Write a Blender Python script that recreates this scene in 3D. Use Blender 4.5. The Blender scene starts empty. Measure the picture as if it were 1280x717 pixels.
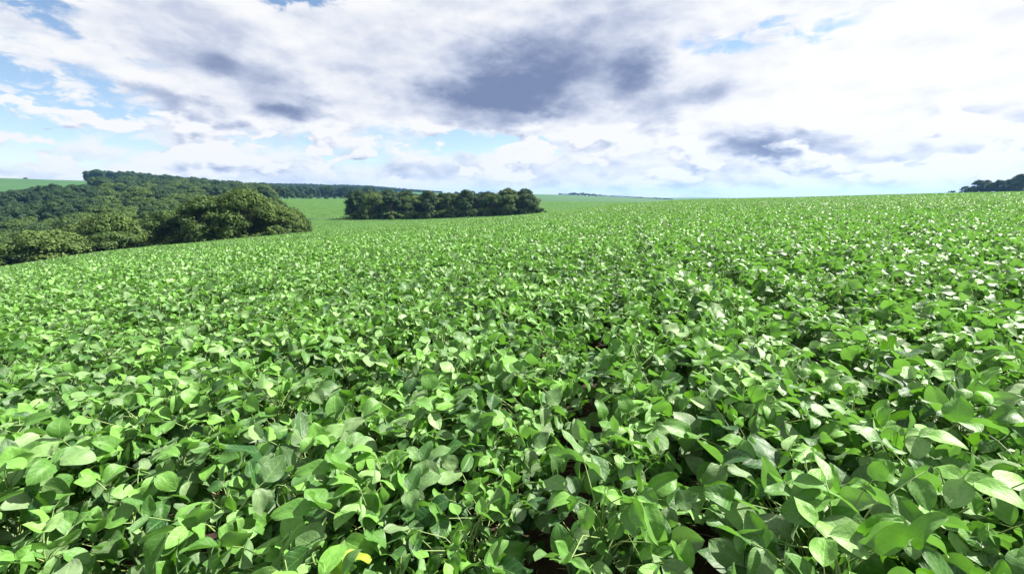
import bpy, math, random
import numpy as np
from mathutils import Vector, Matrix

rnd = random.Random(7)
rng = np.random.default_rng(11)
sc = bpy.context.scene
COL = sc.collection
R = math.radians

# ------------------------------------------------------------------ camera
CAM_H = 1.42                 # eye height over the soil
PITCH = 12.0
HFOV = 100.0
cam_d = bpy.data.cameras.new('camera')
cam = bpy.data.objects.new('camera', cam_d)
COL.objects.link(cam)
cam_d.sensor_fit = 'HORIZONTAL'
cam_d.sensor_width = 36
cam_d.lens = 18 / math.tan(R(HFOV / 2))
cam_d.clip_start = 0.02
cam_d.clip_end = 30000
cam.location = (0, 0, 0)     # the world's zero is the eye; the soil lies below it
cam.rotation_euler = (R(90 - PITCH), 0, 0)
sc.camera = cam

# ------------------------------------------------------------------ sun, exposure
SUN_AZ, SUN_EL = 68.0, 48.0  # degrees, azimuth clockwise from +Y
sun_d = bpy.data.lights.new('sun', 'SUN')
sun_d.energy = 5.0
sun_d.angle = R(0.53)
sun_d.color = (1.0, 0.95, 0.86)
sun = bpy.data.objects.new('sun', sun_d)
COL.objects.link(sun)
sun.location = (20, 10, 40)
sd = Vector((math.sin(R(SUN_AZ)) * math.cos(R(SUN_EL)), math.cos(R(SUN_AZ)) * math.cos(R(SUN_EL)), math.sin(R(SUN_EL))))
sun.rotation_euler = sd.to_track_quat('Z', 'Y').to_euler()
vs = sc.view_settings
vs.view_transform = 'Standard'
vs.look = 'None'
vs.gamma = 1
vs.use_curve_mapping = False
vs.exposure = 1.70
sc.render.engine = 'CYCLES'
cy = sc.cycles
cy.max_bounces = 7
cy.diffuse_bounces = 3
cy.glossy_bounces = 2
cy.transmission_bounces = 4
cy.transparent_max_bounces = 8
cy.volume_bounces = 0
cy.use_denoising = True
cy.sample_clamp_indirect = 6
cy.caustics_reflective = False
cy.caustics_refractive = False

# ------------------------------------------------------------------ node helpers
class NT:
    """small helper that wires math nodes"""
    def __init__(self, tree):
        self.t = tree
        self.n = tree.nodes
        self.l = tree.links
    def new(self, kind, **kw):
        n = self.n.new(kind)
        for k, v in kw.items():
            setattr(n, k, v)
        return n
    def put(self, sock, v):
        if v is None:
            return
        if isinstance(v, bpy.types.NodeSocket):
            self.l.new(v, sock)
        else:
            sock.default_value = v
    def m(self, op, a, b=None, c=None, clamp=False):
        n = self.new('ShaderNodeMath', operation=op)
        n.use_clamp = clamp
        self.put(n.inputs[0], a)
        self.put(n.inputs[1], b)
        self.put(n.inputs[2], c)
        return n.outputs[0]
    def add(self, *a):
        r = a[0]
        for x in a[1:]:
            r = self.m('ADD', r, x)
        return r
    def mul(self, *a):
        r = a[0]
        for x in a[1:]:
            r = self.m('MULTIPLY', r, x)
        return r
    def sub(self, a, b): return self.m('SUBTRACT', a, b)
    def step(self, v, lo, hi):
        n = self.new('ShaderNodeMapRange', interpolation_type='SMOOTHSTEP')
        self.put(n.inputs[0], v)
        self.put(n.inputs[1], lo)
        self.put(n.inputs[2], hi)
        return n.outputs[0]
    def lin(self, v, lo, hi, a, b):
        n = self.new('ShaderNodeMapRange')
        self.put(n.inputs[0], v)
        for i, x in enumerate((lo, hi, a, b)):
            self.put(n.inputs[i + 1], x)
        return n.outputs[0]
    def vec(self, x, y, z):
        n = self.new('ShaderNodeCombineXYZ')
        self.put(n.inputs[0], x)
        self.put(n.inputs[1], y)
        self.put(n.inputs[2], z)
        return n.outputs[0]
    def noise(self, v, scale, detail=6.0, rough=0.55, dist=0.0, lac=2.0):
        n = self.new('ShaderNodeTexNoise')
        self.put(n.inputs['Vector'], v)
        n.inputs['Scale'].default_value = scale
        n.inputs['Detail'].default_value = detail
        n.inputs['Roughness'].default_value = rough
        n.inputs['Distortion'].default_value = dist
        n.inputs['Lacunarity'].default_value = lac
        return n.outputs['Fac']
    def mix(self, f, a, b):
        n = self.new('ShaderNodeMix', data_type='RGBA')
        self.put(n.inputs[0], f)
        self.put(n.inputs[6], a if not isinstance(a, tuple) else (*a[:3], 1))
        self.put(n.inputs[7], b if not isinstance(b, tuple) else (*b[:3], 1))
        return n.outputs[2]

# ------------------------------------------------------------------ sky
def build_sky():
    w = bpy.data.worlds.new('World')
    sc.world = w
    w.use_nodes = True
    w.node_tree.nodes.clear()
    T = NT(w.node_tree)
    out = T.new('ShaderNodeOutputWorld')
    sky = T.new('ShaderNodeTexSky', sky_type='NISHITA')
    sky.sun_disc = False
    sky.sun_elevation = R(SUN_EL)
    sky.sun_rotation = R(SUN_AZ)
    sky.altitude = 600
    sky.air_density = 1.0
    sky.dust_density = 0.6
    sky.ozone_density = 1.5
    bg_sky = T.new('ShaderNodeBackground')
    T.put(bg_sky.inputs['Color'], sky.outputs[0])
    bg_sky.inputs['Strength'].default_value = 0.052
    tc = T.new('ShaderNodeTexCoord')
    sp = T.new('ShaderNodeSeparateXYZ')
    T.put(sp.inputs[0], tc.outputs['Generated'])
    x, y, z = sp.outputs
    deg = 180 / math.pi
    az0 = T.mul(T.m('ARCTAN2', x, y), deg)
    el0 = T.mul(T.m('ARCSINE', z), deg)
    # cloud deck coordinates: the direction cut with a level, far-off sheet
    zz = T.add(T.m('MAXIMUM', z, 0.0), 0.16)
    px, py = T.m('DIVIDE', x, zz), T.m('DIVIDE', y, zz)
    P = T.vec(px, py, 0.37)
    # warp of the direction, so that patches have billowy outlines
    W = T.vec(T.mul(az0, 0.05), T.mul(el0, 0.10), 1.7)
    wa = T.mul(T.sub(T.noise(W, 2.3, 7, 0.58), 0.5), 14.0)
    W2 = T.vec(T.mul(az0, 0.05), T.mul(el0, 0.10), 9.3)
    we = T.mul(T.sub(T.noise(W2, 2.3, 7, 0.60), 0.5), 7.5)
    az, el = T.add(az0, wa), T.add(el0, we)
    def blob(ca, ce, ra, re, tilt=0.0, src=None):
        a, e = src or (az, el)
        da, de = T.sub(a, ca), T.sub(e, ce)
        c, s = math.cos(R(tilt)), math.sin(R(tilt))
        u = T.mul(T.add(T.mul(da, c), T.mul(de, s)), 1 / ra)
        v = T.mul(T.add(T.mul(de, c), T.mul(da, -s)), 1 / re)
        q = T.add(T.mul(u, u), T.mul(v, v))
        return T.m('POWER', 2.71828, T.mul(q, -1.0))
    # cloud texture on the deck, and puffs near the horizon
    n_deck = T.noise(P, 1.35, 7, 0.52, 0.35)
    n_soft = T.noise(P, 0.6, 3, 0.45)
    F = T.vec(T.mul(az0, 0.085), T.mul(el0, 0.19), 2.2)
    F2 = T.vec(T.mul(T.add(az0, 0.7), 0.085), T.mul(T.add(el0, 0.9), 0.19), 2.2)
    def billow(v, scale):
        n = T.new('ShaderNodeTexVoronoi', feature='F1')
        n.normalize = True
        T.put(n.inputs['Vector'], v)
        n.inputs['Scale'].default_value = scale
        n.inputs['Detail'].default_value = 3
        n.inputs['Roughness'].default_value = 0.5
        return T.sub(1.0, n.outputs['Distance'])
    def puffs(v):
        wv = T.new('ShaderNodeTexNoise')
        T.put(wv.inputs['Vector'], v)
        wv.inputs['Scale'].default_value = 4.0
        wv.inputs['Detail'].default_value = 3
        sc2 = T.new('ShaderNodeVectorMath', operation='MULTIPLY_ADD')
        T.put(sc2.inputs[0], wv.outputs['Color'])
        sc2.inputs[1].default_value = (0.22, 0.22, 0.0)
        T.put(sc2.inputs[2], v)
        return T.add(T.mul(T.noise(v, 1.9, 6, 0.5, 0.15), 0.62), T.mul(billow(sc2.outputs[0], 2.6), 0.55), -0.20)
    d1, d2 = puffs(F), puffs(F2)
    lowband = T.sub(1.0, T.step(el0, 5.0, 11.0))
    sunward = T.step(az0, 4, 42)
    hole = T.add(
        T.mul(blob(-48, 6.8, 9, 3.6), 0.95),
        T.mul(blob(-50, 9.5, 10, 2.6), 0.5),
        T.mul(blob(-55, 14.5, 11, 2.2, 10), 0.75),
        T.mul(blob(-42, 14.0, 8, 1.2, -16), 0.45),
        T.mul(blob(-23.5, 21.2, 7, 1.6, 3), 1.25),
        T.mul(blob(-2.5, 6.7, 9, 1.0, -2), 1.0),
        T.mul(blob(-23, 5.2, 11, 1.5), 0.40),
        T.mul(blob(28, 16.4, 7.5, 1.8, 4), 0.72),
        T.mul(blob(-110, 30, 40, 20), 0.6), T.mul(blob(150, 30, 60, 20), 0.5))
    n_wisp = T.noise(T.vec(T.mul(az0, 0.16), T.mul(el0, 0.36), 3.1), 1.6, 7, 0.6, 0.4)
    hole = T.mul(hole, T.add(0.25, T.mul(n_deck, 0.5), T.mul(T.step(n_wisp, 0.40, 0.62), 1.0)))
    # heaped clouds low over the land, with flat pale-blue air between them
    G = T.vec(T.mul(az0, 0.13), T.mul(el0, 0.26), 6.1)
    G2 = T.vec(T.mul(T.add(az0, 0.5), 0.13), T.mul(T.add(el0, 0.8), 0.26), 6.1)
    g1, g2 = T.noise(G, 1.55, 6, 0.5, 0.15), T.noise(G2, 1.55, 6, 0.5, 0.15)
    band = T.mul(T.step(el0, 0.6, 2.2), T.sub(1.0, T.step(el0, 6.5, 9.5)))
    puff = T.mul(T.step(g1, 0.49, 0.56), band)
    hole = T.add(hole, T.mul(T.mul(T.sub(band, puff), 0.34), T.sub(1.0, T.step(az0, -5, 28))), T.mul(puff, -0.55))
    cov = T.add(T.sub(1.12, hole), T.mul(T.sub(n_deck, 0.5), 0.9), T.mul(T.sub(d1, 0.5), T.add(0.7, T.mul(lowband, 0.9))))
    cov = T.add(cov, T.mul(T.sub(1.0, T.step(el0, 0.5, 3.2)), 0.45))
    cov = T.step(cov, 0.22, 0.86)
    # thick, unlit cloud bases
    dark = T.add(
        T.mul(blob(1.0, 13.4, 9.4, 3.2, 10), 1.06),
        T.mul(blob(-1, 11.4, 9, 1.3, -2), 0.45),
        T.mul(blob(15, 13.0, 3.4, 3.2, 28), 0.72),
        T.mul(blob(6, 19.0, 9, 2.6, 14), 0.28),
        T.mul(blob(-26.3, 9.4, 4.6, 1.4, 4), 0.85),
        T.mul(blob(-31.5, 13.4, 5.4, 2.0, -10), 0.48),
        T.mul(blob(-37, 9.3, 4.2, 1.0, -10), 0.50),
        T.mul(blob(-3, 9.0, 9, 0.8), 0.30),
        T.mul(blob(21, 10.2, 6, 1.7, 24), 0.40),
        T.mul(blob(30, 4.9, 5.6, 1.6, 0), 0.80),
        T.mul(blob(39.5, 3.4, 5, 1.0, 0), 0.36),
        T.mul(blob(47, 8.4, 7, 1.6, 10), 0.16),
        T.mul(blob(52, 16, 6, 2.0, 10), 0.12),
        T.mul(blob(-40, 18.5, 12, 3, -18), 0.18),
        T.mul(blob(-12, 17, 9, 5, 25), 0.10),
        T.mul(blob(12, 3.2, 9, 1.2, 0), 0.20),
        T.mul(blob(-9, 4.0, 8, 0.9, 0), 0.22))
    relief = T.mul(T.sub(d1, d2), T.add(1.2, T.mul(lowband, 1.4)))
    shade = T.add(T.mul(dark, T.add(0.24, T.mul(n_deck, 0.45), T.mul(d1, 1.0))), T.mul(T.sub(d1, 0.5), T.add(0.35, T.mul(dark, 1.0))), T.mul(T.sub(n_wisp, 0.5), T.add(0.25, T.mul(dark, 0.45))),
                  T.mul(T.sub(n_soft, 0.5), 0.55), T.mul(relief, -0.75), T.mul(sunward, -0.09), T.mul(puff, -0.16), T.mul(T.mul(T.sub(g1, g2), puff), -3.0), 0.12)
    shade = T.m('MAXIMUM', T.m('MINIMUM', shade, 1.0), 0.0)
    rp = T.new('ShaderNodeValToRGB')
    T.put(rp.inputs[0], shade)
    cr = rp.color_ramp
    cr.interpolation = 'B_SPLINE'
    pts = [(0.0, (1.03, 1.03, 1.03)), (0.16, (0.92, 0.935, 0.98)), (0.38, (0.63, 0.69, 0.84)), (0.68, (0.325, 0.385, 0.565)), (1.0, (0.19, 0.245, 0.42))]
    cr.elements[0].position = 0
    cr.elements[0].color = (*pts[0][1], 1)
    cr.elements[1].position = 1
    cr.elements[1].color = (*pts[-1][1], 1)
    for p, c in pts[1:-1]:
        e = cr.elements.new(p)
        e.color = (*c, 1)
    ccol = rp.outputs[0]
    # pale blue air in front of the low clouds
    far = T.mul(T.sub(1.0, T.step(el0, 0.0, 8.5)), 0.40)
    far = T.mul(far, T.sub(1.0, T.mul(sunward, 0.45)), T.sub(1.0, T.mul(puff, 0.65)))
    ccol = T.mix(far, ccol, (0.70, 0.82, 0.99))
    bg_c = T.new('ShaderNodeBackground')
    T.put(bg_c.inputs['Color'], ccol)
    T.put(bg_c.inputs['Strength'], T.add(0.300, T.mul(sunward, 0.015)))
    mx = T.new('ShaderNodeMixShader')
    T.put(mx.inputs[0], T.mul(cov, T.step(el0, -2.0, -0.5)))
    T.l.new(bg_sky.outputs[0], mx.inputs[1])
    T.l.new(bg_c.outputs[0], mx.inputs[2])
    T.l.new(mx.outputs[0], out.inputs['Surface'])
    w.cycles.sampling_method = 'MANUAL'
    w.cycles.sample_map_resolution = 512
build_sky()

# ------------------------------------------------------------------ terrain: height of the soil against the eye
CANOPY = 0.67
def pchip(xk, yk, x):
    xk, yk = np.asarray(xk, float), np.asarray(yk, float)
    h = np.diff(xk)
    d = np.diff(yk) / h
    m = np.zeros_like(yk)
    m[0], m[-1] = d[0], d[-1]
    for i in range(1, len(yk) - 1):
        m[i] = 0 if d[i - 1] * d[i] <= 0 else (h[i - 1] + h[i]) / (h[i - 1] / d[i] + h[i] / d[i - 1])
    i = np.clip(np.searchsorted(xk, x, side='right') - 1, 0, len(h) - 1)
    t = np.clip((x - xk[i]) / h[i], 0, 1)
    return (yk[i] * (1 + 2 * t) * (1 - t) ** 2 + h[i] * m[i] * t * (1 - t) ** 2 + yk[i + 1] * t * t * (3 - 2 * t) + h[i] * m[i + 1] * t * t * (t - 1))

# azimuth, sight angle over the near crest, distance of the crest, then (distance, height) of the land beyond
LAND = [
    (-120, -3.0, 80, [(150, -10), (400, -14), (900, 0), (3000, 0), (9000, 0)]),
    (-75, -6.0, 62, [(110, -13.5), (180, -18), (300, -20), (450, -10), (650, 3), (950, 20), (1400, 10), (3000, 0), (9000, 0)]),
    (-60, -6.3, 60, [(110, -17.0), (180, -23), (300, -25), (450, -10), (600, 3), (900, 22), (1400, 10), (3000, 0), (9000, 0)]),
    (-50, -6.05, 60, [(110, -17.0), (180, -22), (300, -22), (450, -9), (600, 3.5), (900, 22.5), (1400, 10), (3000, 0), (9000, 0)]),
    (-43.7, -5.35, 63, [(110, -15.0), (180, -18), (300, -14), (500, 0), (850, 19.5), (1400, 12), (3000, 0), (9000, 0)]),
    (-35, -4.95, 66, [(110, -11.6), (180, -13.5), (300, -11), (500, -1), (850, 11), (1500, 16), (3000, 5), (9000, 0)]),
    (-25.8, -4.4, 68, [(110, -9.3), (200, -10.7), (300, -7.5), (450, -3.2), (800, -2), (1500, 20), (3000, 5), (9000, 0)]),
    (-15, -3.75, 78, [(130, -9.4), (190, -10.6), (300, -7.8), (450, -4.0), (800, -3), (1500, 14), (3000, 5), (9000, 0)]),
    (-5, -3.0, 88, [(140, -8.6), (190, -9.6), (300, -8.0), (600, -1.6), (1200, 6), (1700, 2), (3000, -25), (9000, -90)]),
    (4.6, -2.25, 100, [(150, -7.4), (200, -8.6), (320, -7.8), (600, -2.6), (1000, 2.4), (1500, -4), (3000, -30), (9000, -90)]),
    (12.5, -1.28, 130, [(200, -6.6), (320, -7.0), (600, -4), (1000, -2.4), (1500, -10), (3000, -35), (9000, -90)]),
    (22, -0.55, 180, [(300, -5.0), (500, -7.5), (1000, -9), (2000, -9), (9000, -90)]),
    (34, -0.18, 240, [(400, -3.0), (700, -6), (1500, -9), (9000, -90)]),
    (50, 0.32, 270, [(400, 1.2), (600, 0.6), (1500, -6), (9000, -90)]),
    (65, 0.5, 270, [(400, 1.6), (600, 1.0), (1500, -5), (9000, -90)]),
    (110, 0.6, 250, [(500, 1), (1500, -5), (9000, -5)]),
    (180, 0.0, 200, [(500, -3), (1500, -5), (9000, -5)]),
]
NR = 420
LR = np.linspace(math.log(0.5), math.log(9000), NR)
RR = np.exp(LR)
cols_az, cols_z = [], []
for az, e, rc, far in LAND:
    rk = [0, .25 * rc, .5 * rc, .75 * rc, rc]
    zk = [math.tan(R(e)) * r - (CAM_H - CANOPY) * (1 - r / rc) ** 2 - CANOPY for r in rk]
    rk += [a for a, b in far]
    zk += [b for a, b in far]
    zz = pchip(rk, zk, RR)
    cols_az.append(az)
    cols_z.append(zz)
cols_az.append(240)
cols_z.append(cols_z[0])
cols_az, cols_z = np.array(cols_az, float), np.array(cols_z)
NA = 721
AA = np.linspace(-120, 240, NA)
tab = np.stack([pchip(cols_az, cols_z[:, j], AA) for j in range(NR)], 1)
k = np.exp(-0.5 * (np.arange(-8, 9) / 3.0) ** 2)
k /= k.sum()
tab = np.apply_along_axis(lambda v: np.convolve(np.pad(v, 8, mode='edge'), k, 'valid'), 0, tab)
Z0 = -CAM_H
def ground(x, y):
    x, y = np.asarray(x, float), np.asarray(y, float)
    r = np.hypot(x, y)
    a = np.degrees(np.arctan2(x, y))
    a = np.where(a < -120, a + 360, a)
    fa = np.clip((a + 120) / 360 * (NA - 1), 0, NA - 1.001)
    fr = np.clip((np.log(np.maximum(r, 1e-6)) - LR[0]) / (LR[-1] - LR[0]) * (NR - 1), 0, NR - 1.001)
    ia, ir = fa.astype(int), fr.astype(int)
    ta, tr = fa - ia, fr - ir
    z = (tab[ia, ir] * (1 - ta) * (1 - tr) + tab[ia + 1, ir] * ta * (1 - tr) + tab[ia, ir + 1] * (1 - ta) * tr + tab[ia + 1, ir + 1] * ta * tr)
    return np.where(r < 0.5, Z0 + (z - Z0) * r / 0.5, z)
def gz(x, y): return float(ground(x, y))
def pol(az, r): return r * math.sin(R(az)), r * math.cos(R(az))

# ------------------------------------------------------------------ materials
def mat(name):
    m = bpy.data.materials.new(name)
    m.use_nodes = True
    m.node_tree.nodes.clear()
    return m, NT(m.node_tree)

def leaf_material(name, young, mature, old, pale, trans, gloss=0.42, veins=True, objvar=0.35, tfac=0.36, spec=0.5, sheen=0.0):
    m, T = mat(name)
    out = T.new('ShaderNodeOutputMaterial')
    at = T.new('ShaderNodeAttribute', attribute_name='leaf_rand')
    sep = T.new('ShaderNodeSeparateColor')
    T.put(sep.inputs[0], at.outputs['Color'])
    r1, r2 = sep.outputs[0], sep.outputs[1]
    oi = T.new('ShaderNodeObjectInfo')
    v = T.add(T.mul(r1, 1 - objvar), T.mul(oi.outputs['Random'], objvar))
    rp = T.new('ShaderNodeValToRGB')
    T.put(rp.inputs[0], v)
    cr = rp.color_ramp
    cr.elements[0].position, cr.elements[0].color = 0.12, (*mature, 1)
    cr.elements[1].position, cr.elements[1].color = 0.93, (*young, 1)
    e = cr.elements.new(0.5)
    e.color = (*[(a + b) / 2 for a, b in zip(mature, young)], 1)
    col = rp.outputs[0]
    col = T.mix(T.step(r2, 0.9992, 0.9995), col, old)
    if veins:                            # some blades carry a denser, silvery down
        col = T.mix(T.mul(T.step(sep.outputs[2], 0.68, 1.0), 0.48), col, (0.30, 0.40, 0.21))
    geo = T.new('ShaderNodeNewGeometry')
    back = T.mix(0.6, col, pale)
    col = T.mix(geo.outputs['Backfacing'], col, back)
    bs = T.new('ShaderNodeBsdfPrincipled')
    if veins:
        uv = T.new('ShaderNodeUVMap')
        s2 = T.new('ShaderNodeSeparateXYZ')
        T.put(s2.inputs[0], uv.outputs[0])
        t = T.m('ABSOLUTE', T.sub(T.mul(s2.outputs[0], 2.0), 1.0))
        side = T.m('SINE', T.mul(T.sub(s2.outputs[1], T.mul(t, 0.26)), 40.0))
        vein = T.m('MAXIMUM', T.mul(T.step(side, 0.88, 1.0), 0.7), T.sub(1.0, T.step(t, 0.015, 0.06)))
        gn = T.new('ShaderNodeTexNoise')
        ov = T.new('ShaderNodeVectorMath', operation='ADD')
        T.put(ov.inputs[0], uv.outputs[0])
        T.put(ov.inputs[1], at.outputs['Color'])
        T.put(gn.inputs['Vector'], ov.outputs[0])
        gn.inputs['Scale'].default_value = 5
        gn.inputs['Detail'].default_value = 4
        col = T.mix(T.mul(vein, 0.30), col, tuple(min(1, c * 1.5 + 0.02) for c in young))
        col = T.mix(T.mul(T.step(gn.outputs['Fac'], 0.4, 0.7), 0.22), col, tuple(c * 0.6 for c in mature))
        wn = T.new('ShaderNodeTexNoise')
        T.put(wn.inputs['Vector'], ov.outputs[0])
        wn.inputs['Scale'].default_value = 17
        wn.inputs['Detail'].default_value = 3
        col = T.mix(T.mul(T.step(wn.outputs['Fac'], 0.685, 0.74), 0.7), col, (0.20, 0.17, 0.06))
        bmp = T.new('ShaderNodeBump')
        bmp.inputs['Strength'].default_value = 0.38
        bmp.inputs['Distance'].default_value = 0.004
        T.put(bmp.inputs['Height'], T.add(T.mul(vein, -0.35), T.mul(gn.outputs['Fac'], 2.2)))
        T.put(bs.inputs['Normal'], bmp.outputs[0])
    T.put(bs.inputs['Base Color'], col)
    bs.inputs['Roughness'].default_value = gloss
    bs.inputs['Specular IOR Level'].default_value = spec
    bs.inputs['Sheen Weight'].default_value = sheen
    bs.inputs['Sheen Roughness'].default_value = 0.4
    bs.inputs['Sheen Tint'].default_value = (0.85, 1.0, 0.75, 1)
    tr = T.new('ShaderNodeBsdfTranslucent')
    T.put(tr.inputs['Color'], T.mix(0.35, trans, col))
    mx = T.new('ShaderNodeMixShader')
    mx.inputs[0].default_value = tfac
    T.l.new(bs.outputs[0], mx.inputs[1])
    T.l.new(tr.outputs[0], mx.inputs[2])
    T.l.new(mx.outputs[0], out.inputs['Surface'])
    return m

def plain(name, c1, c2, scale, rough=0.8, bump=0.4, dist=0.02):
    m, T = mat(name)
    out = T.new('ShaderNodeOutputMaterial')
    bs = T.new('ShaderNodeBsdfPrincipled')
    tc = T.new('ShaderNodeTexCoord')
    n = T.noise(tc.outputs['Object'], scale, 8, 0.65)
    T.put(bs.inputs['Base Color'], T.mix(T.step(n, 0.3, 0.7), c1, c2))
    bs.inputs['Roughness'].default_value = rough
    b = T.new('ShaderNodeBump')
    b.inputs['Strength'].default_value = bump
    b.inputs['Distance'].default_value = dist
    T.put(b.inputs['Height'], n)
    T.put(bs.inputs['Normal'], b.outputs[0])
    T.l.new(bs.outputs[0], out.inputs['Surface'])
    return m

M_SOY = leaf_material('soybean_leaf', (0.150, 0.335, 0.055), (0.009, 0.054, 0.010), (0.26, 0.36, 0.03), (0.19, 0.28, 0.15), (0.18, 0.50, 0.015), gloss=0.50, spec=0.40, tfac=0.25, objvar=0.2, sheen=0.12)  # second colour: older leaves, darkened further to paint shade into the gaps
M_STEM = plain('soybean_stem', (0.13, 0.22, 0.05), (0.20, 0.27, 0.09), 40, 0.6, 0.2, 0.002)
M_TREE = leaf_material('tree_leaf', (0.090, 0.142, 0.034), (0.020, 0.046, 0.014), (0.13, 0.14, 0.03), (0.07, 0.10, 0.04), (0.10, 0.19, 0.02), gloss=0.6, veins=False, objvar=0.4, tfac=0.16, spec=0.12)
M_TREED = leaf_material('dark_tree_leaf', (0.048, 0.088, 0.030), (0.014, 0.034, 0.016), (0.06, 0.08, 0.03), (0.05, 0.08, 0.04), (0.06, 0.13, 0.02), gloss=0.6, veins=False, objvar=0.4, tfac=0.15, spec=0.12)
M_TREEY = leaf_material('olive_tree_leaf', (0.104, 0.166, 0.038), (0.030, 0.060, 0.016), (0.20, 0.17, 0.03), (0.11, 0.13, 0.05), (0.17, 0.22, 0.02), gloss=0.6, veins=False, objvar=0.35, tfac=0.18, spec=0.12)
M_BARK = plain('bark', (0.04, 0.034, 0.027), (0.095, 0.082, 0.066), 6, 0.9, 0.8, 0.05)
M_STRAW = plain('straw', (0.22, 0.16, 0.10), (0.36, 0.28, 0.18), 30, 0.8, 0.2, 0.002)

def ground_material():
    m, T = mat('ground')
    out = T.new('ShaderNodeOutputMaterial')
    bs = T.new('ShaderNodeBsdfPrincipled')
    tc = T.new('ShaderNodeTexCoord')
    P = tc.outputs['Object']
    ln = T.new('ShaderNodeVectorMath', operation='LENGTH')
    T.put(ln.inputs[0], P)
    n1 = T.noise(P, 14, 10, 0.7)
    n2 = T.noise(P, 90, 6, 0.7)
    soil = T.mix(T.step(n1, 0.35, 0.7), (0.022, 0.013, 0.009), (0.058, 0.034, 0.024))
    soil = T.mix(T.mul(T.step(n2, 0.6, 0.72), 0.5), soil, (0.13, 0.10, 0.075))
    # crop seen from afar, its mass of leaves
    c1 = T.noise(P, 1.6, 8, 0.75)
    c2 = T.noise(P, 0.035, 4, 0.55)
    crop = T.mix(T.step(c1, 0.36, 0.66), (0.012, 0.046, 0.015), (0.036, 0.102, 0.028))
    crop = T.mix(T.mul(T.step(c2, 0.35, 0.7), 0.5), crop, (0.042, 0.102, 0.032))
    f = T.step(ln.outputs['Value'], 50, 80)
    T.put(bs.inputs['Base Color'], T.mix(f, soil, crop))
    bs.inputs['Roughness'].default_value = 0.9
    bs.inputs['Specular IOR Level'].default_value = 0.25
    b = T.new('ShaderNodeBump')
    b.inputs['Strength'].default_value = 0.9
    b.inputs['Distance'].default_value = 0.25
    T.put(b.inputs['Height'], T.mul(c1, f))
    b2 = T.new('ShaderNodeBump')
    b2.inputs['Strength'].default_value = 0.9
    b2.inputs['Distance'].default_value = 0.03
    T.put(b2.inputs['Height'], n1)
    T.l.new(b.outputs[0], b2.inputs['Normal'])
    T.put(bs.inputs['Normal'], b2.outputs[0])
    T.l.new(bs.outputs[0], out.inputs['Surface'])
    return m

# ------------------------------------------------------------------ mesh helpers
def mesh_np(name, verts, faces, mats, midx=None, uv=None, rand=None, smooth=True):
    """verts (n,3); faces list of index tuples or (m,4) array; uv (n,2) and rand (n,3) per vertex"""
    me = bpy.data.meshes.new(name)
    faces = np.asarray(faces)
    nf, k = faces.shape
    me.vertices.add(len(verts))
    me.vertices.foreach_set('co', np.asarray(verts, np.float32).ravel())
    me.loops.add(nf * k)
    me.polygons.add(nf)
    me.polygons.foreach_set('loop_start', np.arange(0, nf * k, k, dtype=np.int32))
    me.loops.foreach_set('vertex_index', faces.ravel().astype(np.int32))
    if smooth:
        me.polygons.foreach_set('use_smooth', np.ones(nf, bool))
    for m in mats:
        me.materials.append(m)
    if midx is not None:
        me.polygons.foreach_set('material_index', np.asarray(midx, np.int32))
    me.update(calc_edges=True)
    if uv is not None:
        l = me.uv_layers.new(name='UVMap')
        l.data.foreach_set('uv', np.asarray(uv, np.float32)[faces.ravel()].ravel())
    if rand is not None:
        a = me.attributes.new('leaf_rand', 'FLOAT_COLOR', 'POINT')
        c = np.ones((len(verts), 4), np.float32)
        c[:, :3] = rand
        a.data.foreach_set('color', c.ravel())
    me.validate()
    return me

class Acc:
    """collects quads"""
    def __init__(s):
        s.v, s.f, s.u, s.r, s.n = [], [], [], [], 0
    def add(s, v, f, u=None, r=None):
        s.v.append(np.asarray(v, float))
        s.f.append(np.asarray(f, int) + s.n)
        s.u.append(np.zeros((len(v), 2)) if u is None else u)
        s.r.append(np.zeros((len(v), 3)) if r is None else np.tile(np.asarray(r, float), (len(v), 1)))
        s.n += len(v)
    def mesh(s, name, m, smooth=True):
        return mesh_np(name, np.concatenate(s.v), np.concatenate(s.f), [m], None, np.concatenate(s.u), np.concatenate(s.r), smooth)

def tube(acc, pts, rad, sides=6):
    pts = [Vector(p) for p in pts]
    ring = []
    for i, p in enumerate(pts):
        t = (pts[min(i + 1, len(pts) - 1)] - pts[max(i - 1, 0)]).normalized()
        a = t.orthogonal().normalized() if i == 0 else (prev - t * prev.dot(t)).normalized()
        prev = a
        b = t.cross(a)
        for k in range(sides):
            q = 2 * math.pi * k / sides
            ring.append(p + (a * math.cos(q) + b * math.sin(q)) * rad[i])
    f = []
    for i in range(len(pts) - 1):
        for k in range(sides):
            f.append((i * sides + k, i * sides + (k + 1) % sides, (i + 1) * sides + (k + 1) % sides, (i + 1) * sides + k))
    acc.add([tuple(p) for p in ring], f)

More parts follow.
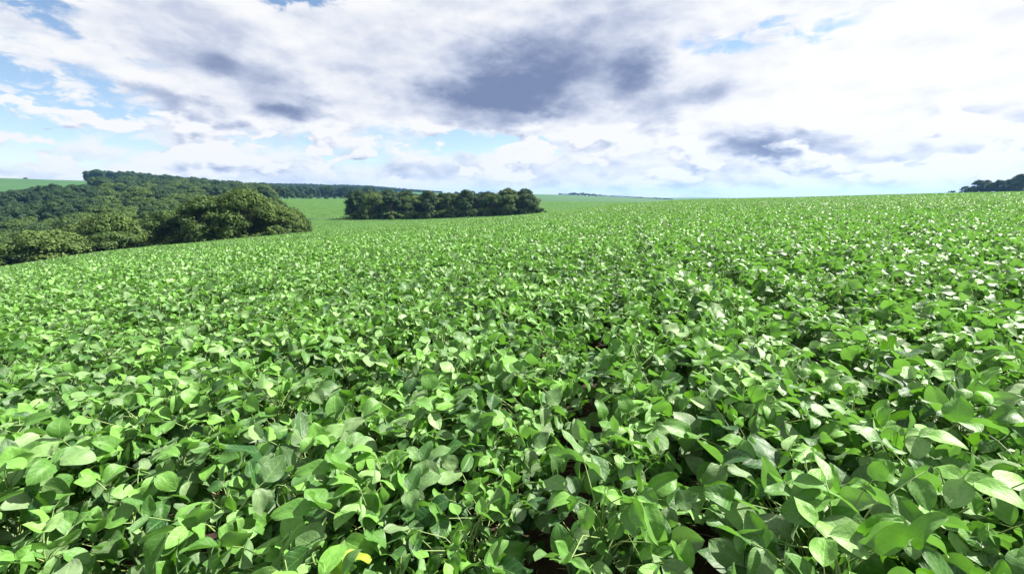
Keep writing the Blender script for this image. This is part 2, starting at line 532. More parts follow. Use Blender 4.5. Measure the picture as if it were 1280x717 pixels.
def leaflet(L, W, ns, nt, fold, droop, wave, seed):
    """blade along +Y from the origin, face up; ns steps along, nt steps across (even)"""
    s = np.linspace(0, 1, ns + 1)
    t = np.linspace(-1, 1, nt + 1)
    S, Tt = np.meshgrid(s, t, indexing='ij')
    prof = (np.clip(S, 0.0, 1) ** 0.50) * (np.clip(1 - S, 0, 1) ** 0.78)
    prof = prof / prof.max()
    w = W / 2 * prof
    w = np.where(S <= 0, 0.04 * W, np.where(S >= 1, 0.012 * W, w))
    ph = seed * 6.28
    xx = Tt * w * math.cos(fold)
    zz = np.abs(Tt) * w * math.sin(fold) - 0.25 * (np.abs(Tt) ** 2) * w * math.sin(fold)
    zz = zz + wave * W * np.sin(S * 7.5 + ph + Tt * 1.3) * np.abs(Tt) * 0.5
    tw = 0.5 * math.sin(seed * 40) * (S - 0.3)
    zz = zz + tw * Tt * w
    # bend along the midrib
    a = droop * S
    yy = np.where(abs(droop) > 1e-3, L * np.sin(a) / (droop if abs(droop) > 1e-3 else 1), L * S)
    bz = np.where(abs(droop) > 1e-3, -L * (1 - np.cos(a)) / (droop if abs(droop) > 1e-3 else 1), 0)
    Y = yy + zz * np.sin(a)
    Zz = bz + zz * np.cos(a)
    V = np.stack([xx, Y, Zz], -1).reshape(-1, 3)
    U = np.stack([(Tt + 1) / 2, S], -1).reshape(-1, 2)
    n = nt + 1
    F = [(i * n + j, i * n + j + 1, (i + 1) * n + j + 1, (i + 1) * n + j) for i in range(ns) for j in range(nt)]
    return V, F, U

def put_leaflet(acc, base, heading, pitch, roll, L, W, ns, nt, rr, r1, r2=None):
    V, F, U = leaflet(L, W, ns, nt, R(rr.uniform(4, 40)), R(rr.uniform(-12, 68)), rr.uniform(0.04, 0.22), rr.random())
    M = Matrix.Rotation(-heading, 3, 'Z') @ Matrix.Rotation(pitch, 3, 'X') @ Matrix.Rotation(roll, 3, 'Y')
    V = V @ np.array(M).T + np.asarray(base)
    acc.add(V, F, U, (r1, rr.random() * 0.9994 if r2 is None else r2, rr.random()))

def dirv(h, e):
    return Vector((math.sin(h) * math.cos(e), math.cos(h) * math.cos(e), math.sin(e)))

def soy_plant(seed, ns, nt, stems=True, scale=1.0, yellow=False):
    """one plant: foliage and stem collected apart"""
    rr = random.Random(seed)
    fol, stm = Acc(), Acc()
    H = rr.uniform(0.41, 0.50)
    lean = dirv(rr.uniform(0, 6.28), R(rr.uniform(80, 89)))
    nodes = rr.randint(22, 26)
    if stems:
        pts = [tuple(lean * (H * i / 5) + Vector((rr.uniform(-.006, .006), rr.uniform(-.006, .006), 0))) for i in range(6)]
        tube(stm, pts, [0.0055 - 0.0007 * i for i in range(6)], 6)
    a0 = rr.uniform(0, 6.28)
    for k in range(nodes):
        f = k / (nodes - 1)
        zf = 0.14 + 0.86 * f ** 0.9
        p0 = lean * (H * zf)
        h = a0 + k * R(137.5 if k < nodes - 3 else 120) + rr.gauss(0, 0.25)
        top = f > 0.88
        el = R(rr.uniform(26, 64) if not top else rr.uniform(55, 85))
        pl = (rr.uniform(0.13, 0.285) if not top else rr.uniform(0.06, 0.15)) * (1.08 - 0.22 * f)
        d1, d2 = dirv(h, el), dirv(h + rr.gauss(0, .2), el - R(rr.uniform(5, 28)))
        p1 = p0 + d1 * pl * 0.55
        p2 = p1 + d2 * pl * 0.45
        if stems:
            tube(stm, [p0, p1, p2], [0.0026, 0.0019, 0.0015], 4)
        young = top
        L = rr.uniform(0.068, 0.116) * (0.62 if young and k == nodes - 1 else 0.85 if young else 1.0)
        r1 = min(1, max(0, -0.12 + 0.72 * f + rr.gauss(0, 0.22))) if not young else rr.uniform(0.75, 1.0)  # darker down the plant: older leaves, plus gap shade put into the colour
        base_pitch = rr.gauss(R(-2), R(36))
        r2 = 1.0 if (yellow and k in (nodes - 4, nodes - 6)) else None
        for q, (dh, sc_, rach) in enumerate(((0, 1.0, 0.028), (R(72), 0.92, 0.0), (R(-72), 0.92, 0.0))):
            hh = h + dh + rr.gauss(0, R(12))
            b = p2 + dirv(h, el * 0.4) * rach
            if stems and q == 0:
                tube(stm, [p2, b], [0.0013, 0.001], 4)
            ll = L * sc_ * rr.uniform(0.9, 1.08)
            put_leaflet(fol, b, hh, base_pitch + rr.gauss(R(-2), R(33)), rr.gauss(0, R(38)), ll, ll * rr.uniform(0.64, 0.84), ns, nt, rr, min(1, max(0, r1 + rr.gauss(0, .07))), r2 if r2 else None)
    return fol, stm

# ------------------------------------------------------------------ the setting: one sheet of ground
def build_ground():
    rings = np.concatenate([[0.0], np.exp(np.linspace(math.log(0.4), math.log(4600), 180))])
    na = 480
    A = np.linspace(0, 2 * math.pi, na, endpoint=False)
    rg, ag = np.meshgrid(rings[1:], A, indexing='ij')
    X, Y = rg * np.sin(ag), rg * np.cos(ag)
    Z = ground(X, Y)
    V = np.stack([X, Y, Z], -1).reshape(-1, 3)
    idx = np.arange(len(V)).reshape(X.shape)
    F = np.stack([idx[:-1], np.roll(idx, -1, 1)[:-1], np.roll(idx, -1, 1)[1:], idx[1:]], -1).reshape(-1, 4)[:, ::-1]
    # close the middle with a small fan of quads
    c = len(V)
    V = np.vstack([V, [[0, 0, Z0]]])
    fan = [(c, int(idx[0, (j + 2) % na]), int(idx[0, j + 1]), int(idx[0, j])) for j in range(0, na, 2)]
    F = np.vstack([F, np.array(fan)[:, ::-1]])
    me = mesh_np('ground', V, F, [ground_material()])
    o = bpy.data.objects.new('ground', me)
    COL.objects.link(o)
    o['kind'] = 'structure'
    o['label'] = 'rolling farmland of brown soil and far green crop fields'
build_ground()

# ------------------------------------------------------------------ scatter object (stuff only)
def scatter(name, label, cat, pts, rots, scls, var, sources, mats=()):
    me = bpy.data.meshes.new(name)
    me.vertices.add(len(pts))
    me.vertices.foreach_set('co', np.asarray(pts, np.float32).ravel())
    a = me.attributes.new('spin', 'FLOAT_VECTOR', 'POINT')
    a.data.foreach_set('vector', np.asarray(rots, np.float32).ravel())
    a = me.attributes.new('size', 'FLOAT', 'POINT')
    a.data.foreach_set('value', np.asarray(scls, np.float32).ravel())
    a = me.attributes.new('pick', 'INT', 'POINT')
    a.data.foreach_set('value', np.asarray(var, np.int32).ravel())
    me.update()
    src = bpy.data.collections.new(name + '_kinds')
    for i, s in enumerate(sources):
        o = bpy.data.objects.new('%s_kind_%03d' % (name, i), s)
        src.objects.link(o)
    ob = bpy.data.objects.new(name, me)
    COL.objects.link(ob)
    ng = bpy.data.node_groups.new(name + '_scatter', 'GeometryNodeTree')
    ng.interface.new_socket('Geometry', in_out='INPUT', socket_type='NodeSocketGeometry')
    ng.interface.new_socket('Geometry', in_out='OUTPUT', socket_type='NodeSocketGeometry')
    N, Lk = ng.nodes, ng.links
    gi, go = N.new('NodeGroupInput'), N.new('NodeGroupOutput')
    ci = N.new('GeometryNodeCollectionInfo')
    ci.inputs['Collection'].default_value = src
    ci.inputs['Separate Children'].default_value = True
    ci.inputs['Reset Children'].default_value = True
    ip = N.new('GeometryNodeInstanceOnPoints')
    ip.inputs['Pick Instance'].default_value = True
    def attr(n, t):
        q = N.new('GeometryNodeInputNamedAttribute')
        q.data_type = t
        q.inputs['Name'].default_value = n
        return q.outputs['Attribute']
    Lk.new(gi.outputs[0], ip.inputs['Points'])
    Lk.new(ci.outputs[0], ip.inputs['Instance'])
    Lk.new(attr('pick', 'INT'), ip.inputs['Instance Index'])
    Lk.new(attr('spin', 'FLOAT_VECTOR'), ip.inputs['Rotation'])
    Lk.new(attr('size', 'FLOAT'), ip.inputs['Scale'])
    Lk.new(ip.outputs[0], go.inputs[0])
    md = ob.modifiers.new('scatter', 'NODES')
    md.node_group = ng
    ob['kind'] = 'stuff'
    ob['label'] = label
    ob['category'] = cat
    return ob

# ------------------------------------------------------------------ soybean plants
ROW_AZ, ROW_GAP, STEP = 15.0, 0.46, 0.128
ra, rb = np.array([math.sin(R(ROW_AZ)), math.cos(R(ROW_AZ))]), np.array([math.cos(R(ROW_AZ)), -math.sin(R(ROW_AZ))])
ROW_OFF = 0.07
def rows_points(rmin, rmax, azlim, back=0.0, step=STEP):
    n_r = int(rmax / ROW_GAP) + 2
    n_s = int(rmax / step) + 2
    I, J = np.meshgrid(np.arange(-n_r, n_r + 1), np.arange(-n_s, n_s + 1), indexing='ij')
    I, J = I.ravel(), J.ravel()
    q = I * ROW_GAP + ROW_OFF + rng.normal(0, 0.028, len(I)) + 0.05 * np.sin(J * step * 0.35 + I * 1.7)
    s = (J + rng.uniform(-.4, .4, len(J))) * step
    p = q[:, None] * rb + s[:, None] * ra
    r = np.hypot(p[:, 0], p[:, 1])
    a = np.abs(np.degrees(np.arctan2(p[:, 0], p[:, 1])))
    keep = (r >= rmin) & (r < rmax) & ((a < azlim) | (r < back))
    keep &= rng.random(len(r)) > 0.07
    return p[keep]

sp_, cp_ = math.sin(R(PITCH)), math.cos(R(PITCH))
FPX = 640 / math.tan(R(HFOV / 2))
def project(x, y, z):
    fw = y * cp_ - z * sp_
    up = y * sp_ + z * cp_
    return 640 + FPX * x / fw, 358.5 - FPX * up / fw, fw

def row_vigour(p):
    """some rows stand a little taller than their neighbours"""
    i = np.round((p @ rb - ROW_OFF) / ROW_GAP)
    h = np.sin(i * 12.9898) * 43758.5453
    return 0.95 + 0.13 * (h - np.floor(h))
near = rows_points(0.12, 7.5, 74, 6.0)
vig = row_vigour(near)
gzn = ground(near[:, 0], near[:, 1])
# the plants seen largest, by any leaf of theirs
inview = []
for i, (x, y) in enumerate(near):
    ok = False
    for dz in (0.35, 0.6, 0.85):
        u, v, fw = project(x, y, gzn[i] + dz)
        if fw > 0.15 and -70 < u < 1350 and v < 760:
            ok = True
    if ok:
        inview.append((math.hypot(x, y), i))
inview.sort()
chosen = [i for d, i in inview[:300]]
NVAR = 12
protos = []
for kx in range(NVAR):
    fol, stm = soy_plant(100 + kx, 9, 6)
    protos.append((fol.mesh('soybean_foliage', M_SOY), stm.mesh('soybean_stem', M_STEM)))
fy, sy_ = soy_plant(777, 9, 6, yellow=True)
proto_y = (fy.mesh('soybean_foliage', M_SOY), sy_.mesh('soybean_stem', M_STEM))

G_SOY = 'soybean plants in the nearest rows'
def tag(o, label, cat, group=None):
    o['label'] = label
    o['category'] = cat
    if group:
        o['group'] = group
first = bpy.data.objects.new('soybean_plant', None)
first.empty_display_size = 0.05
COL.objects.link(first)
fo = bpy.data.objects.new('foliage', protos[0][0])
st = bpy.data.objects.new('stem', protos[0][1])
for c in (fo, st):
    COL.objects.link(c)
    c.parent = first
tag(first, 'bushy green soybean plant with three-part leaves in the nearest rows', 'plant', G_SOY)
yel = min(chosen, key=lambda i: abs(project(near[i][0], near[i][1], gzn[i] + .6)[0] - 265) + abs(project(near[i][0], near[i][1], gzn[i] + .6)[1] - 690))
for n_, i in enumerate(chosen):
    if n_ == 0:
        o = first
        a, b = fo, st
    else:
        o = first.copy()
        COL.objects.link(o)
        a, b = fo.copy(), st.copy()
        for c in (a, b):
            COL.objects.link(c)
            c.parent = o
    p = proto_y if i == yel else protos[rnd.randrange(NVAR)]
    a.data, b.data = p
    o.location = (near[i][0], near[i][1], gzn[i])
    o.rotation_euler = (rnd.gauss(0, .05), rnd.gauss(0, .05), rnd.uniform(0, 6.28))
    s = rnd.uniform(0.82, 1.10) if math.hypot(*near[i]) > 1.1 else rnd.uniform(.78, .92)
    s *= float(vig[i])
    o.scale = (s, s, s)
    if i == yel:
        tag(o, 'soybean plant with yellow-green leaves among green ones at the near edge, left of centre', 'plant', G_SOY)

def crop():
    pts, rots, scl, var, src = [], [], [], [], []
    def push(p, z, rot, s, v):
        pts.append(np.column_stack([p, z]))
        rots.append(rot)
        scl.append(s)
        var.append(v)
    def both(fol, stm, name):
        me = fol.mesh(name, M_SOY)
        return me
    # the rest of the near plants: whole plants
    rest = np.array([i for i in range(len(near)) if i not in set(chosen)])
    for kx in range(6):
        fol, stm = soy_plant(300 + kx, 6, 4)
        n0 = fol.n
        V = np.concatenate(fol.v + stm.v)
        F = np.concatenate(fol.f + [f + n0 for f in stm.f])
        U = np.concatenate(fol.u + stm.u)
        Rr = np.concatenate(fol.r + stm.r)
        mi = np.concatenate([np.zeros(sum(len(f) for f in fol.f), int), np.ones(sum(len(f) for f in stm.f), int)])
        src.append(mesh_np('crop_plant', V, F, [M_SOY, M_STEM], mi, U, Rr))
    p = near[rest]
    n = len(p)
    push(p, ground(p[:, 0], p[:, 1]), np.column_stack([rng.normal(0, .05, n), rng.normal(0, .05, n), rng.uniform(0, 6.28, n)]), rng.uniform(.82, 1.12, n) * row_vigour(p), rng.integers(0, 6, n))
    # plants with plainer leaves
    for kx in range(6):
        fol, stm = soy_plant(400 + kx, 3, 2, stems=False)
        src.append(fol.mesh('crop_plant_plain', M_SOY))
    p = rows_points(7.5, 28, 68)
    n = len(p)
    push(p, ground(p[:, 0], p[:, 1]), np.column_stack([rng.normal(0, .06, n), rng.normal(0, .06, n), rng.uniform(0, 6.28, n)]), rng.uniform(.88, 1.12, n) * row_vigour(p), rng.integers(6, 12, n))
    # patches of canopy
    def patch(seed, size, count, L, zlo, zhi):
        rr = random.Random(seed)
        acc = Acc()
        for q in range(count):
            b = (rr.uniform(-size / 2, size / 2), rr.uniform(-size / 2, size / 2), rr.uniform(zlo, zhi) + 0.05 * math.sin(q * 0.7))
            ll = L * rr.uniform(.75, 1.25)
            put_leaflet(acc, b, rr.uniform(0, 6.28), rr.gauss(0, R(40)), rr.gauss(0, R(40)), ll, ll * .70, 2, 2, rr, min(1, max(0, rr.gauss(.45, .28))))
        return acc.mesh('crop_patch', M_SOY)
    def grid(rmin, rmax, size, azlim):
        n = int(rmax / size) + 1
        I, J = np.meshgrid(np.arange(-n, n + 1), np.arange(-n, n + 1), indexing='ij')
        p = np.column_stack([I.ravel() * size, J.ravel() * size]).astype(float)
        p = p + rng.uniform(-.1, .1, p.shape) * size
        r = np.hypot(p[:, 0], p[:, 1])
        a = np.abs(np.degrees(np.arctan2(p[:, 0], p[:, 1])))
        k = (r >= rmin) & (r < rmax) & (a < azlim)
        p = p[k]
        return p[~in_wood(p[:, 0], p[:, 1])]
    def tilt(p):
        e = 1.5
        nx = -(ground(p[:, 0] + e, p[:, 1]) - ground(p[:, 0] - e, p[:, 1])) / (2 * e)
        ny = -(ground(p[:, 0], p[:, 1] + e) - ground(p[:, 0], p[:, 1] - e)) / (2 * e)
        rot = []
        for a, b in zip(nx, ny):
            qn = Vector((a, b, 1)).normalized()
            m = Vector((0, 0, 1)).rotation_difference(qn).to_matrix() @ Matrix.Rotation(rnd.randrange(4) * math.pi / 2, 3, 'Z')
            rot.append(tuple(m.to_euler()))
        return np.array(rot)
    b0 = len(src)
    for kx in range(6):
        src.append(patch(500 + kx, 2.2, 760, 0.106, 0.40, 0.72))
    p = grid(27.3, 95, 2.0, 62)
    push(p, ground(p[:, 0], p[:, 1]), tilt(p), np.ones(len(p)), rng.integers(b0, b0 + 6, len(p)))
    b0 = len(src)
    for kx in range(5):
        src.append(patch(600 + kx, 6.6, 1700, 0.22, 0.36, 0.73))
    p = grid(92, 420, 6.0, 60)
    push(p, ground(p[:, 0], p[:, 1]), tilt(p), np.ones(len(p)), rng.integers(b0, b0 + 5, len(p)))
    scatter('soybean_crop', 'unbroken green soybean crop covering the slope beyond the nearest rows', 'crop',
            np.concatenate(pts), np.concatenate(rots), np.concatenate(scl), np.concatenate(var), src)

# ------------------------------------------------------------------ woods: where they stand
def left_front(a):
    return np.interp(a, [-62, -50, -40, -33, -28, -25.8], [110, 108, 102, 97, 98, 104])
def left_back(a):
    return np.interp(a, [-62, -50, -42, -36, -31, -28, -25.8], [290, 290, 300, 280, 230, 165, 112])
def in_left(x, y):
    r = np.hypot(x, y)
    a = np.degrees(np.arctan2(x, y))
    return (a > -62) & (a < -25.8) & (r > left_front(a)) & (r < left_back(a))
def in_mid(x, y):
    # a strip of wood, its long side facing the camera
    return (x > -67) & (x < 9) & (y > 186 + 0.04 * (x + 72)) & (y < 222)
def in_wood(x, y):
    return in_left(x, y) | in_mid(x, y)
crop()

# ------------------------------------------------------------------ trees
def tree_mesh(seed, H, Wd, leaf, count, m, low=0.12, lobes=34, flat=0.66):
    """crown of many leaf sprays gathered in uneven lobes, and a branched trunk"""
    rr = random.Random(seed)
    nr = np.random.default_rng(seed)
    crown, trunk = Acc(), Acc()
    centers = []
    for k in range(lobes):
        a = k * 2.399 + rr.uniform(-.4, .4)
        f = (k + .5) / lobes
        rad = Wd / 2 * math.sqrt(f) * rr.uniform(0.62, 0.88)
        top = H * (1 - 0.36 * (rad / (Wd / 2)) ** 2)
        zc = top - H * rr.uniform(0.13, 0.26)
        rs = Wd * rr.uniform(0.085, 0.16)
        centers.append((Vector((rad * math.cos(a), rad * math.sin(a), zc)), rs, rr.random()))
    for k in range(int(lobes * 0.9)):    # skirt down to the ground
        a = k * 2.399 * 1.3 + rr.uniform(-.4, .4)
        rad = Wd / 2 * rr.uniform(0.55, 0.85)
        centers.append((Vector((rad * math.cos(a), rad * math.sin(a), H * rr.uniform(low + 0.08, 0.52))), Wd * rr.uniform(0.11, 0.18), rr.random()))
    per = count // len(centers)
    for c, rs, tone in centers:
        d = nr.normal(size=(per, 3))
        d /= np.linalg.norm(d, axis=1)[:, None]
        d[:, 2] = np.where(d[:, 2] < -0.35, -d[:, 2] * 0.6, d[:, 2])
        rr_ = rs * (0.72 + 0.34 * nr.random(per)) * (1 + 0.25 * np.sin(d[:, 0] * 5 + c.x) * np.cos(d[:, 1] * 6 + c.y))
        pos = np.array(c) + d * rr_[:, None] * np.array([1, 1, flat + 0.15])
        nrm = d + nr.normal(0, 0.33, (per, 3))
        nrm[:, 2] += 0.15
        nrm /= np.linalg.norm(nrm, axis=1)[:, None]
        t = np.cross(nrm, nr.normal(size=(per, 3)))
        t /= np.linalg.norm(t, axis=1)[:, None]
        b = np.cross(nrm, t)
        s = leaf * nr.uniform(0.6, 1.3, (per, 1))
        # bent kite-shaped spray
        q = np.stack([pos - t * s * .62, pos - b * s * .40 + t * s * .05 - nrm * s * .14, pos + t * s * .62 - nrm * s * .22, pos + b * s * .40 + t * s * .02 - nrm * s * .14], 1)
        F = np.arange(per * 4).reshape(-1, 4)
        r = np.stack([np.clip(0.55 * tone + 0.45 * nr.random(per), 0, 1), nr.random(per), nr.random(per)], 1)
        r[:, 1] *= 0.985
        crown.v.append(q.reshape(-1, 3))
        crown.f.append(F + crown.n)
        crown.u.append(np.zeros((per * 4, 2)))
        crown.r.append(np.repeat(r, 4, 0))
        crown.n += per * 4
    h0 = H * 0.42
    tr = H * 0.021
    lean = Vector((rr.uniform(-.05, .05), rr.uniform(-.05, .05), 1))
    tube(trunk, [lean * z for z in (-0.6, 0.0, h0 * .3, h0 * .7, h0)], [tr * 1.9, tr * 1.4, tr * 1.05, tr * .9, tr * .75], 8)
    for c, rs, tone in centers[::2]:
        s = lean * (h0 * rr.uniform(.6, 1.0))
        mid = s.lerp(c, .5) + Vector((rr.uniform(-.3, .3), rr.uniform(-.3, .3), rr.uniform(0, .5)))
        tube(trunk, [s, mid, c], [tr * .5, tr * .32, tr * .1], 5)
    return crown.mesh('tree_crown', m, smooth=False), trunk.mesh('tree_trunk', M_BARK)

class Kind:
    def __init__(s, name, m, seeds, H, Wd, leaf, count, **kw):
        s.name = name
        s.meshes = [tree_mesh(q, H * random.Random(q).uniform(.9, 1.1), Wd * random.Random(q + 1).uniform(.9, 1.1), leaf, count, m, **kw) for q in seeds]
K_MID = Kind('broadleaf_tree', M_TREE, (1, 2, 3, 4), 11.5, 10.5, 0.36, 17000, low=0.03)
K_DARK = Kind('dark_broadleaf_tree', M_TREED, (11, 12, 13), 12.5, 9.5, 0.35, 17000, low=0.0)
K_OLIVE = Kind('olive_broadleaf_tree', M_TREEY, (21, 22, 23), 10.5, 11.0, 0.36, 17000, low=0.03)
K_SHRUB = Kind('shrub', M_TREE, (31, 32, 33), 3.2, 4.6, 0.34, 3200, low=0.0, lobes=9, flat=0.75)
K_HEDGE = Kind('shrub', M_TREED, (51, 52), 3.2, 4.8, 0.5, 1500, low=0.0, lobes=9, flat=0.75)

def plant_tree(kind, x, y, s, label, group, sink=0.0, cat='tree', sz=None):
    o = bpy.data.objects.new(kind.name, None)
    o.empty_display_size = 0.5
    COL.objects.link(o)
    o.location = (x, y, gz(x, y) - sink)
    o.rotation_euler = (0, 0, rnd.uniform(0, 6.28))
    o.scale = (s, s, s * (sz or rnd.uniform(.92, 1.1)))
    c, t = kind.meshes[rnd.randrange(len(kind.meshes))]
    for nm, me in (('crown' if cat == 'tree' else 'foliage', c), ('trunk' if cat == 'tree' else 'stem', t)):
        q = bpy.data.objects.new(nm, me)
        COL.objects.link(q)
        q.parent = o
    tag(o, label, cat, group)
    return o

def poisson(fn, box, gap, seed, limit=400):
    rr = random.Random(seed)
    out = []
    for _ in range(limit * 60):
        x, y = rr.uniform(box[0], box[1]), rr.uniform(box[2], box[3])
        if not fn(x, y):
            continue
        if all((x - a) ** 2 + (y - b) ** 2 > gap * gap for a, b in out):
            out.append((x, y))
            if len(out) >= limit:
                break
    return out

G_L = 'trees of the wood in the left valley'
LAB = {K_MID: 'mid green round-crowned tree in the big wood in the left valley',
       K_DARK: 'dark green tree in the big wood in the left valley',
       K_OLIVE: 'olive yellow-green tree in the big wood in the left valley'}
def in_dome(x, y): return in_left(x, y) and math.degrees(math.atan2(x, y)) > -35.5 and math.hypot(x, y) < 150
def in_rest(x, y): return in_left(x, y) and not in_dome(x, y)
for x, y in poisson(in_dome, (-100, -40, 60, 150), 6.0, 6, 75) + poisson(in_rest, (-290, -40, 35, 280), 8.6, 5, 175):
    q = rnd.random()
    kd = K_OLIVE if q < 0.28 else K_DARK if q < 0.48 and math.atan2(x, y) < R(-34) else K_MID
    a = math.degrees(math.atan2(x, y))
    plant_tree(kd, x, y, rnd.uniform(.85, 1.08) * float(np.interp(a, [-36, -32.5, -29.5, -28, -26.8, -25.8], [1.0, .92, .88, .80, .62, .45])), LAB[kd], G_L)
# shrubs along the wood's edge
for az in np.arange(-60, -26, 1.35):
    if -48.5 < az < -41.5:
        continue
    rr_ = float(left_front(az)) - rnd.uniform(1, 5)
    x, y = pol(az + rnd.uniform(-.4, .4), rr_)
    plant_tree(K_SHRUB, x, y, rnd.uniform(.7, 1.25), 'low leafy shrub along the field edge of the left valley wood', 'shrubs along the edge of the left wood', cat='shrub')

G_M = 'trees of the grove in the middle of the fields'
LABM = {K_MID: 'mid green tree of the isolated grove between the fields',
        K_DARK: 'dark green tree of the isolated grove between the fields'}
for x, y in poisson(in_mid, (-74, 17, 184, 224), 6.9, 9, 70):
    kd = K_DARK if rnd.random() < .5 else K_MID
    plant_tree(kd, x, y, rnd.uniform(.92, 1.1) * float(np.interp(x, [-72, -30, 8], [1.12, 1.0, .98])), LABM[kd], G_M)
for k in range(26):
    x = -66 + k * 3.1 + rnd.uniform(-1, 1)
    plant_tree(K_SHRUB, x, 184.5 + 0.04 * (x + 72) + rnd.uniform(-1, 1), rnd.uniform(.9, 1.5), 'low shrub at the foot of the isolated grove', 'shrubs at the foot of the grove', cat='shrub')

# tree row on the field edge behind the left wood
for k in range(9):
    az = -29.6 + k * 0.62
    x, y = pol(az, 440 + rnd.uniform(-6, 6))
    plant_tree(K_DARK if k < 5 else K_MID, x, y, rnd.uniform(.7, .95) * (1 if k < 5 else .6), 'small dark tree in the short row at the far edge of the sloping field', 'tree row at the far field edge')
for k in range(10):
    az = -23.8 + k * 0.9
    x, y = pol(az, 450 + rnd.uniform(-6, 6))
    plant_tree(K_SHRUB, x, y, rnd.uniform(.7, 1.2), 'tiny shrub on the skyline edge of the far sloping field', 'shrubs at the far field edge', cat='shrub')
# trees on the right skyline
for k in range(22):
    az = 45.8 + k * 0.40
    x, y = pol(az, 470 + rnd.uniform(-16, 16))
    plant_tree((K_DARK, K_MID)[k % 3 == 1], x, y, rnd.uniform(.9, 1.1) * (.92 if az < 48.4 else 1.08) * (.75 if k < 2 else 1), 'dark round tree in the clump on the right-hand skyline' if k % 3 != 1 else 'mid green tree in the clump on the right-hand skyline', 'trees on the right skyline', sink=0.6)
x, y = pol(45.0, 470)
plant_tree(K_SHRUB, x, y, 1.1, 'lone small bush on the skyline just left of the right tree clump', None, cat='shrub')
# lone tree on the left far hill, hedge trees beyond the grove
x, y = pol(-47.7, 890)
plant_tree(K_DARK, x, y, .55, 'lone small tree on the crest of the pale far field', None, sink=3.6)
for k in range(52):
    az = 6.2 + k * 0.27
    x, y = pol(az, 960 + rnd.uniform(-8, 8))
    plant_tree(K_HEDGE, x, y, rnd.uniform(1.0, 1.5) * (1.35 if 4 < k < 20 else .85), 'low far hedge bush along the skyline right of the grove', 'hedge along the far skyline', cat='shrub', sz=rnd.uniform(.6, 1.0))
for k in range(8):
    x, y = pol(-8.5 + k * 1.15 + rnd.uniform(-.2, .2), 720 + rnd.uniform(-20, 20))
    plant_tree(K_HEDGE, x, y, rnd.uniform(1.6, 2.4), 'far dark bush showing above the isolated grove', 'far bushes beyond the grove', sink=1, cat='shrub')

# ------------------------------------------------------------------ far forest: one mass
def forest():
    P = []
    def fill(a0, a1, r0, r1, gap, seed):
        rr = random.Random(seed)
        n = int(R(a1 - a0) * (r1 ** 2 - r0 ** 2) / 2 / (gap * gap))
        for _ in range(n):
            az = rr.uniform(a0, a1)
            r = math.sqrt(rr.uniform(r0 ** 2, r1 ** 2))
            P.append((*pol(az, r), rr.uniform(.62, 1.4) * (float(np.interp(az, [-18, -10], [1, .35])) if r > 1200 else 1)))
    fill(-43.5, -29, 300, 560, 8.0, 1)       # hillside behind the left wood
    fill(-41.5, -27, 560, 930, 10, 2)
    fill(-43.9, -38, 800, 900, 7.5, 3)
    fill(-66, -43.3, 285, 440, 8.0, 4)       # band under the pale field, cloud shadow put into its leaf colour
    fill(-31, -9, 1250, 1600, 12, 5)         # blue ridge
    fill(-27, -17, 620, 800, 11, 6)
    P_ = np.array(P)
    n = len(P_)
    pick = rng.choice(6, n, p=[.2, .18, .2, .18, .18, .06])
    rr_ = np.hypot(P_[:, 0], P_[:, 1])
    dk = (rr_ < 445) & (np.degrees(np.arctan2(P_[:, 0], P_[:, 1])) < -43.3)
    pick[dk] = rng.integers(2, 5, dk.sum())  # dark leaf kinds on this band stand in for a cloud's shadow
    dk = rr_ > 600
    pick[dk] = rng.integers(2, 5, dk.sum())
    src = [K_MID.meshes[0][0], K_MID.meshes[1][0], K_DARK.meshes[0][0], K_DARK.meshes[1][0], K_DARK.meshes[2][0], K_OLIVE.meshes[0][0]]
    scatter('forest', 'dark blue-green forest covering the far hillside and ridge behind the left wood', 'forest',
            np.column_stack([P_[:, 0], P_[:, 1], ground(P_[:, 0], P_[:, 1])]),
            np.column_stack([np.zeros(n), np.zeros(n), rng.uniform(0, 6.28, n)]), P_[:, 2], pick, src)
forest()

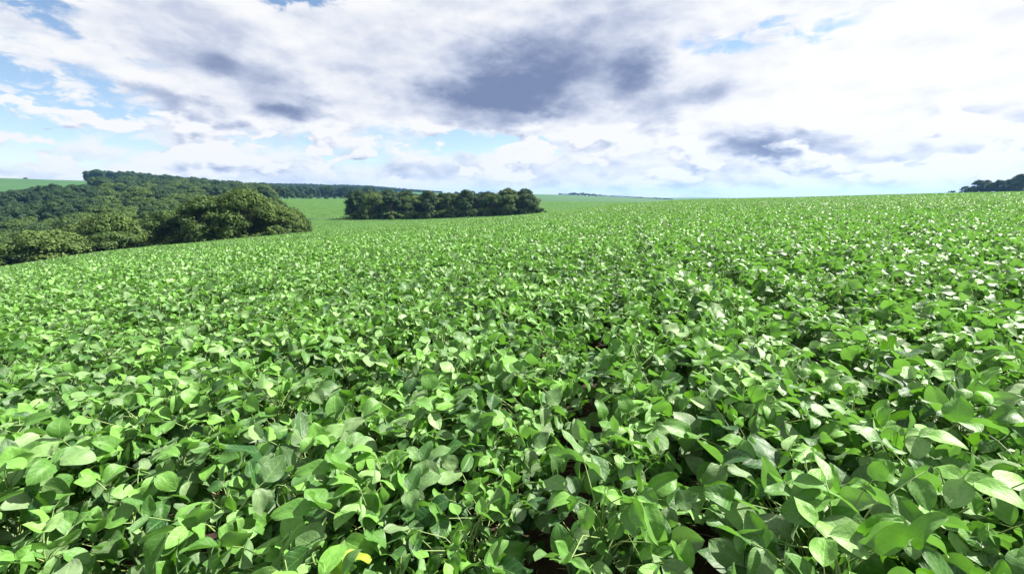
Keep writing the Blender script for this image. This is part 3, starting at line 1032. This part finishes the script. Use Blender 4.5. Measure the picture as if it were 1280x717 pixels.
# ------------------------------------------------------------------ grassy terrace bank across the far slope
def bank():
    acc = Acc()
    n = 60
    prof = [(-1.6, -0.3), (-0.7, 0.75), (0.0, 1.0), (0.7, 0.75), (1.6, -0.3)]
    V = []
    for i in range(n):
        az = -26.2 + i * 6.0 / (n - 1)
        r0 = 206 + 1.5 * math.sin(i * 0.23)
        for dr, h in prof:
            x, y = pol(az, r0 + dr)
            V.append((x, y, gz(x, y) + h * (1 + 0.25 * math.sin(i * 1.7 + dr))))
    F = [(i * 5 + j, (i + 1) * 5 + j, (i + 1) * 5 + j + 1, i * 5 + j + 1) for i in range(n - 1) for j in range(4)]
    acc.add(V, F)
    o = bpy.data.objects.new('terrace_bank', acc.mesh('terrace_bank', plain('bank_grass', (0.012, 0.035, 0.012), (0.035, 0.075, 0.022), 2.5, 0.9, 1.0, 0.2)))
    COL.objects.link(o)
    o['kind'] = 'structure'
    o['label'] = 'low dark grassy terrace bank across the far green slope'
bank()

# ------------------------------------------------------------------ straw on the soil between the near rows
def straw():
    acc = Acc()
    rr = random.Random(3)
    for _ in range(1500):
        az, r = rr.uniform(-70, 70), 3.2 * math.sqrt(rr.random())
        x, y = pol(az, r)
        h, L = rr.uniform(0, 6.28), rr.uniform(.03, .14)
        z = gz(x, y) + 0.006
        d = Vector((math.cos(h), math.sin(h), rr.uniform(-.05, .25)))
        a = Vector((x, y, z))
        tube(acc, [a, a + d * L * .5, a + d * L + Vector((0, 0, -.004))], [.0016, .002, .0012], 4)
    o = bpy.data.objects.new('straw', acc.mesh('straw', M_STRAW))
    COL.objects.link(o)
    o['kind'] = 'stuff'
    o['label'] = 'dry brown straw scattered on the soil between near rows'
    o['category'] = 'straw'
straw()

# ------------------------------------------------------------------ haze
HAZE = 0.00010
def haze():
    import bmesh
    bm = bmesh.new()
    bmesh.ops.create_cube(bm, size=1)
    me = bpy.data.meshes.new('haze')
    bm.to_mesh(me)
    bm.free()
    o = bpy.data.objects.new('haze', me)
    COL.objects.link(o)
    zlo, zhi = tab.min() - 1, 62.0
    o.scale = (9400, 9400, zhi - zlo)
    o.location = (0, 0, (zhi + zlo) / 2)
    m, T = mat('haze')
    out = T.new('ShaderNodeOutputMaterial')
    v = T.new('ShaderNodeVolumePrincipled')
    v.inputs['Color'].default_value = (0.22, 0.52, 1.0, 1)
    v.inputs['Density'].default_value = HAZE
    v.inputs['Anisotropy'].default_value = 0.2
    T.l.new(v.outputs[0], out.inputs['Volume'])
    me.materials.append(m)
    o['kind'] = 'stuff'
    o['label'] = 'thin bluish air over the fields and far hills'
    o['category'] = 'haze'
if HAZE:
    haze()
